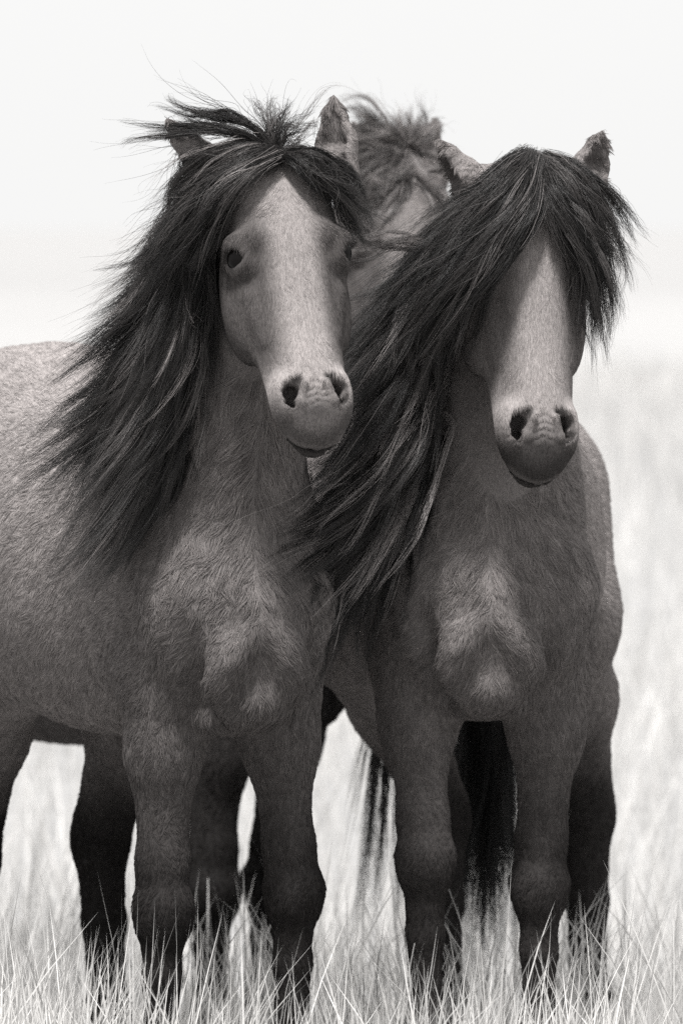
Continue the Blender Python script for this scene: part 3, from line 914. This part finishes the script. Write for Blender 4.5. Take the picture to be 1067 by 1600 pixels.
def hairs_B(h):
    left = [[(822,246,10.03),(785,266,9.96),(748,318,9.95),(700,375,9.95),(640,440,9.95)],
            [(828,247,10.01),(785,285,9.92),(735,345,9.92),(685,420,9.92),(640,490,9.92)],
            [(834,250,9.99),(800,310,9.89),(755,380,9.88),(705,460,9.89),(650,545,9.90)],
            [(838,254,9.97),(808,322,9.88),(752,390,9.87),(685,470,9.89),(628,550,9.93)],
            [(845,266,9.94),(830,338,9.88),(782,405,9.86),(715,475,9.88),(655,550,9.91)]]
    right = [[(846,262,9.95),(860,320,9.89),(890,380,9.88),(918,430,9.90),(922,520,9.92),(925,580,9.92)],
             [(845,256,9.96),(870,305,9.90),(905,370,9.90),(930,440,9.92),(940,540,9.93)],
             [(846,250,9.98),(880,275,9.93),(915,330,9.93),(945,400,9.95),(955,470,9.96)],
             [(848,246,10.01),(900,262,9.97),(945,310,9.97),(968,380,9.98),(985,420,9.99)]]
    side = [[(790,320,9.95),(715,420,9.91),(685,500,9.93),(675,590,9.95)], [(770,340,9.98),(690,430,9.94),(655,520,9.95),(635,640,9.97)]]
    fl = [hair_sheet(h, left, 50, 10, seed=45, spread=.010, jit=.012, wave=.012, tone=(.02, .15), push=.010), hair_sheet(h, right, 24, 10, seed=46, spread=.010, jit=.012, wave=.012, tone=(.02, .15), push=.010),
          hair_sheet(h, left, 150, 60, seed=14, spread=.010, jit=.007), hair_sheet(h, right, 80, 50, seed=15, spread=.008, jit=.006, lenr=(.65, 1.08)),
          hair_sheet(h, side, 30, 45, seed=16, spread=.009)]
    add_hair('forelock', h, fl, h.root)
    main = [[(790,262,10.10),(735,320,10.02),(680,400,9.99),(620,470,9.97),(570,540,9.95)],
            [(780,310,10.16),(720,380,10.03),(660,470,9.98),(600,560,9.95),(545,640,9.93)],
            [(770,380,10.22),(700,450,10.06),(645,540,10.0),(590,640,9.95),(530,720,9.90)],
            [(760,450,10.28),(690,520,10.08),(635,610,10.02),(580,710,9.95),(500,800,9.87)],
            [(752,520,10.34),(680,590,10.10),(630,680,10.04),(560,780,9.94),(455,860,9.80)],
            [(745,600,10.40),(665,660,10.12),(610,750,10.04),(545,850,9.93),(440,925,9.80)],
            [(740,670,10.46),(655,730,10.17),(595,820,10.05),(540,920,9.95),(490,1010,9.90)],
            [(737,740,10.50),(640,790,10.2),(590,880,10.1),(555,950,10.05),(560,1010,10.05)]]
    back = [[(p[0] - 22 * min(i, 1), p[1] + 8, p[2] + .04 * min(i, 1)) for i, p in enumerate(g)] for g in main]
    streamer = [[(680,385,9.97),(630,370,9.92),(585,376,9.86),(535,383,9.74)], [(670,400,9.97),(620,388,9.92),(575,392,9.85),(530,398,9.74)]]
    mane = [hair_sheet(h, main, 270, 60, seed=11, spread=.014, others=(HA,)), hair_sheet(h, back, 170, 60, seed=12, spread=.016, others=(HA,)),
            hair_sheet(h, main, 210, 18, seed=42, spread=.012, jit=.022, wave=.018, tone=(.05, .32), push=.016, lenr=(.5, 1.1), r0=.00034, others=(HA,)),
            hair_sheet(h, streamer, 8, 16, seed=13, spread=.006, tone=(.1, .3), others=(HA,))]
    add_hair('mane', h, mane, h.root)
    tail = [[(680,690,11.50),(640,850,11.58),(600,1050,11.60),(590,1250,11.60),(575,1500,11.6)],
            [(684,690,11.50),(690,850,11.62),(650,1050,11.62),(625,1250,11.62),(610,1480,11.6)],
            [(690,690,11.50),(730,850,11.62),(740,1100,11.62),(735,1300,11.62),(730,1500,11.6)],
            [(695,690,11.50),(760,850,11.6),(785,1100,11.60),(785,1250,11.6),(780,1450,11.6)]]
    wisp = [[(650,850,11.6),(590,1100,11.55),(570,1230,11.52),(540,1410,11.5)], [(650,850,11.6),(600,1100,11.55),(588,1250,11.52),(572,1470,11.5)]]
    add_hair('tail', h, [hair_sheet(h, tail[:2], 12, 26, seed=19, spread=.005, jit=.012, r0=.0006, lenr=(.8, 1.1), tone=(.004, .02)), hair_sheet(h, tail[2:], 110, 50, seed=17, spread=.016, jit=.015, r0=.00045, lenr=(.8, 1.1), tone=(.004, .02)), hair_sheet(h, wisp, 9, 30, seed=18, spread=.006, jit=.008)], h.root)

def hairs_C(h):
    left = [[(630,240,11.52),(605,200,11.50),(570,180,11.50),(535,190,11.5)],
            [(632,246,11.50),(600,235,11.46),(560,240,11.46),(530,270,11.5)],
            [(634,255,11.48),(600,262,11.44),(565,290,11.44),(545,330,11.46)],
            [(637,262,11.47),(612,285,11.43),(580,315,11.43),(560,365,11.45)],
            [(641,272,11.46),(625,300,11.42),(600,330,11.42),(575,385,11.44)]]
    up = [[(634,245,11.51),(625,215,11.5),(620,190,11.5),(605,175,11.5)], [(640,245,11.51),(645,215,11.5),(655,195,11.52),(665,190,11.54)], [(645,250,11.51),(660,230,11.5),(680,215,11.52),(695,215,11.54)]]
    right = [[(638,258,11.49),(660,270,11.46),(690,290,11.47),(715,320,11.48)], [(636,262,11.48),(650,285,11.45),(680,310,11.45),(705,330,11.46)]]
    add_hair('forelock', h, [hair_sheet(h, left, 130, 45, seed=21, spread=.010, tone=(.06, .24)), hair_sheet(h, up, 26, 36, seed=22, spread=.008, tone=(.08, .28), fly=.15),
                             hair_sheet(h, right, 14, 36, seed=23, spread=.006, tone=(.10, .28))], h.root)
    mane = [[(601,277,11.76),(560,330,11.62),(530,420,11.60),(500,520,11.6)], [(519,415,11.82),(480,470,11.68),(450,560,11.62),(430,660,11.6)],
            [(419,560,11.86),(390,620,11.70),(370,720,11.64),(350,820,11.6)], [(305,716,11.9),(300,760,11.72),(290,850,11.66),(280,940,11.62)]]
    add_hair('mane', h, [hair_sheet(h, mane, 120, 40, seed=24, spread=.02)], h.root)

def plain_tail(h, seed):
    L = lambda x, y, z: np.array([x, y, z])
    G = [[L(-1.19, dy * .3, 1.20), L(-1.26, dy, 1.08), L(-1.30, dy * 1.5 - .12, .75), L(-1.30, dy * 1.8 - .16, .35)] for dy in (-.05, 0, .05)]
    keep = h.P
    h.P = lambda *p: np.array(p)
    s = hair_sheet(h, [[tuple(p) for p in g] for g in G], 60, 40, seed=seed, spread=.02)
    h.P = keep
    add_hair('tail', h, [s], h.root)

for h, cs in ((HA, 1.0), (HB, 1.0), (HC, .5)):
    grow_coat(h, h.root, h.bodyobj, cs)
hairs_A(HA); hairs_B(HB); hairs_C(HC)
plain_tail(HA, 31); plain_tail(HC, 32)

# ------------------------------------------------------------------ the land
def ground_material():
    m, nt, out = new_mat('pale_sand_and_dry_turf')
    geo = nd(nt, 'ShaderNodeNewGeometry')
    mp = nd(nt, 'ShaderNodeMapping'); mp.inputs['Scale'].default_value = (.06, .03, .1)
    nt.links.new(geo.outputs['Position'], mp.inputs[0])
    n1 = nd(nt, 'ShaderNodeTexNoise'); n1.inputs['Scale'].default_value = 1.0; n1.inputs['Detail'].default_value = 5
    nt.links.new(mp.outputs[0], n1.inputs['Vector'])
    n2 = nd(nt, 'ShaderNodeTexNoise'); n2.inputs['Scale'].default_value = 9.0; n2.inputs['Detail'].default_value = 6
    nt.links.new(geo.outputs['Position'], n2.inputs['Vector'])
    # strips of heath and of bare pale sand lie across the view, their edges broken by noise
    sx = nd(nt, 'ShaderNodeSeparateXYZ'); nt.links.new(geo.outputs['Position'], sx.inputs[0])
    mr = nd(nt, 'ShaderNodeMapRange'); mr.inputs['From Max'].default_value = 300
    nt.links.new(sx.outputs['Y'], mr.inputs['Value'])
    ma = nd(nt, 'ShaderNodeMath', operation='MULTIPLY_ADD'); ma.inputs[1].default_value = .42
    nt.links.new(n1.outputs['Fac'], ma.inputs[0])
    sb = nd(nt, 'ShaderNodeMath', operation='ADD'); sb.inputs[1].default_value = -.21
    nt.links.new(mr.outputs[0], ma.inputs[2]); nt.links.new(ma.outputs[0], sb.inputs[0])
    r1 = nd(nt, 'ShaderNodeValToRGB')
    stops = [(0, .30), (.12, .30), (.18, .265), (.24, .29), (.31, .35), (.42, .35), (.56, .32), (1, .325)]
    el = r1.color_ramp.elements
    while len(el) < len(stops): el.new(.5)
    for e_, (ps, v_) in zip(el, stops):
        e_.position = ps; e_.color = (v_, v_ * .993, v_ * .985, 1)
    nt.links.new(sb.outputs[0], r1.inputs[0])
    r2 = nd(nt, 'ShaderNodeMapRange'); r2.inputs['From Min'].default_value = .3; r2.inputs['From Max'].default_value = .7
    r2.inputs['To Min'].default_value = .75; r2.inputs['To Max'].default_value = 1.1
    nt.links.new(n2.outputs['Fac'], r2.inputs['Value'])
    mx = nd(nt, 'ShaderNodeMix', data_type='RGBA', blend_type='MULTIPLY'); mx.inputs['Factor'].default_value = 1
    nt.links.new(r1.outputs[0], mx.inputs['A']); nt.links.new(r2.outputs[0], mx.inputs['B'])
    bs = nd(nt, 'ShaderNodeBsdfPrincipled'); bs.inputs['Roughness'].default_value = .95; bs.inputs['Specular IOR Level'].default_value = .1
    bp = nd(nt, 'ShaderNodeBump'); bp.inputs['Distance'].default_value = .03; bp.inputs['Strength'].default_value = .6
    nt.links.new(n2.outputs['Fac'], bp.inputs['Height']); nt.links.new(bp.outputs[0], bs.inputs['Normal'])
    nt.links.new(mx.outputs['Result'], bs.inputs['Base Color']); nt.links.new(bs.outputs[0], out.inputs[0])
    return m
def build_ground():
    Y = np.concatenate([np.linspace(-60, 4, 14), np.linspace(5, 16, 70), np.geomspace(16.4, 5000, 170)])
    X = np.concatenate([-np.geomspace(4000, 4, 60), np.linspace(-3.8, 3.8, 50), np.geomspace(4, 4000, 60)])
    XX, YY = np.meshgrid(X, Y)
    ZZ = ground_z(XX, YY)
    V = np.stack([XX, YY, ZZ], -1).reshape(-1, 3)
    nx = len(X); j, i = np.meshgrid(np.arange(len(Y) - 1), np.arange(nx - 1), indexing='ij')
    a = (j * nx + i).ravel()
    F = np.stack([a, a + 1, a + nx + 1, a + nx], 1)
    o = mesh_obj('ground', V, F, ground_material())
    tag(o, kind='structure')
build_ground()

def grass_material():
    m, nt, out = new_mat('dry_grass')
    at_ = nd(nt, 'ShaderNodeAttribute', attribute_name='tone')
    comb = nd(nt, 'ShaderNodeMix', data_type='RGBA', blend_type='MULTIPLY'); comb.inputs['Factor'].default_value = 1
    comb.inputs['A'].default_value = (1, .985, .965, 1)
    nt.links.new(at_.outputs['Fac'], comb.inputs['B'])
    df = nd(nt, 'ShaderNodeBsdfPrincipled'); df.inputs['Roughness'].default_value = .55; df.inputs['Specular IOR Level'].default_value = .3
    tr = nd(nt, 'ShaderNodeBsdfTranslucent')
    nt.links.new(comb.outputs['Result'], df.inputs['Base Color']); nt.links.new(comb.outputs['Result'], tr.inputs[0])
    mx = nd(nt, 'ShaderNodeMixShader'); mx.inputs[0].default_value = .38
    nt.links.new(df.outputs[0], mx.inputs[1]); nt.links.new(tr.outputs[0], mx.inputs[2]); nt.links.new(mx.outputs[0], out.inputs[0])
    return m
def build_grass():
    r = np.random.default_rng(77)
    zones = [(7.9, 9.3, 3000, .35, .045, .0036), (9.3, 10.0, 2600, .325, .07, .0036), (10.0, 10.6, 2200, .30, .07, .0036), (10.6, 14, 700, .34, .07, .0045), (14, 24, 260, .34, .09, .0055), (24, 70, 60, .36, .10, .009)]
    R_, Hh, Wd = [], [], []
    for y0, y1, dn, hm, hs, w in zones:
        wid = .12 * y1 + 1.4
        n = int(dn * wid * (y1 - y0))
        y = r.uniform(y0, y1, n); x = r.uniform(-wid / 2, wid / 2, n)
        cl = np.sin(x * 5.3 + 2 * np.sin(y * 1.7)) * np.sin(y * 4.1 + 1.5 * np.sin(x * 2.3)) + .6 * np.sin(x * 13 + y * 7)
        keep = r.uniform(size=n) < np.clip(.55 + .45 * cl, .08, 1)
        x, y = x[keep], y[keep]; n = len(x)
        hh = np.maximum(r.normal(hm, hs, n) * (1 + .10 * np.sin(x * 4 + y * 3)), .12)
        tall = r.uniform(size=n) < .03; hh[tall] *= r.uniform(1.1, 1.35, tall.sum())
        R_.append(np.stack([x, y], 1)); Hh.append(hh); Wd.append(np.full(n, w) * r.uniform(.55, 1.35, n))
    P = np.concatenate(R_); H = np.concatenate(Hh); W = np.concatenate(Wd)
    feet = np.array([h.wor(p)[:2] for h in (HA, HB, HC) for p in h.hooves])
    dmin = np.min(np.linalg.norm(P[:, None] - feet[None], axis=2), axis=1)
    ok = dmin > .085
    P, H, W = P[ok], H[ok], W[ok]; n = len(P)
    base = np.stack([P[:, 0], P[:, 1], ground_z(P[:, 0], P[:, 1]) - .01], 1)
    ang = r.uniform(0, 2 * np.pi, n); lean = np.abs(r.normal(0, .34, n))
    dirv = np.stack([np.cos(ang) * lean + .06, np.sin(ang) * lean, np.ones(n)], 1)
    dirv /= np.linalg.norm(dirv, axis=1, keepdims=True)
    bend = r.normal(0, .10, (n, 2)) * np.where(r.uniform(size=n) < .25, 2.4, 1)[:, None]
    fa = r.uniform(0, np.pi, n)
    side = np.stack([np.cos(fa), np.sin(fa), np.zeros(n)], 1)
    K = 5
    V = np.empty((n, K * 2 + 1, 3))
    for i in range(K):
        t = i / K
        c = base + dirv * (H * t)[:, None]
        c[:, :2] += bend * (H * t * t)[:, None]
        w = (W * (1 - .55 * t))[:, None] * .5
        V[:, 2 * i] = c - side * w; V[:, 2 * i + 1] = c + side * w
    tip = base + dirv * H[:, None]; tip[:, :2] += bend * H[:, None]
    V[:, 2 * K] = tip
    tri = []
    for i in range(K - 1):
        a, b, c, d = 2 * i, 2 * i + 1, 2 * i + 3, 2 * i + 2
        tri += [(a, b, c), (a, c, d)]
    tri.append((2 * K - 2, 2 * K - 1, 2 * K))
    tri = np.array(tri)
    F = (np.arange(n)[:, None, None] * (2 * K + 1) + tri[None]).reshape(-1, 3)
    o = mesh_obj('grass', V.reshape(-1, 3), F, grass_material())
    tone = np.repeat(np.clip(r.normal(.62, .16, n), .12, .85), 2 * K + 1)
    a = o.data.attributes.new('tone', 'FLOAT', 'POINT'); a.data.foreach_set('value', tone.astype(np.float32))
    tag(o, 'tall pale dry grass growing around the horses and over the land behind', 'grass', kind='stuff')
build_grass()
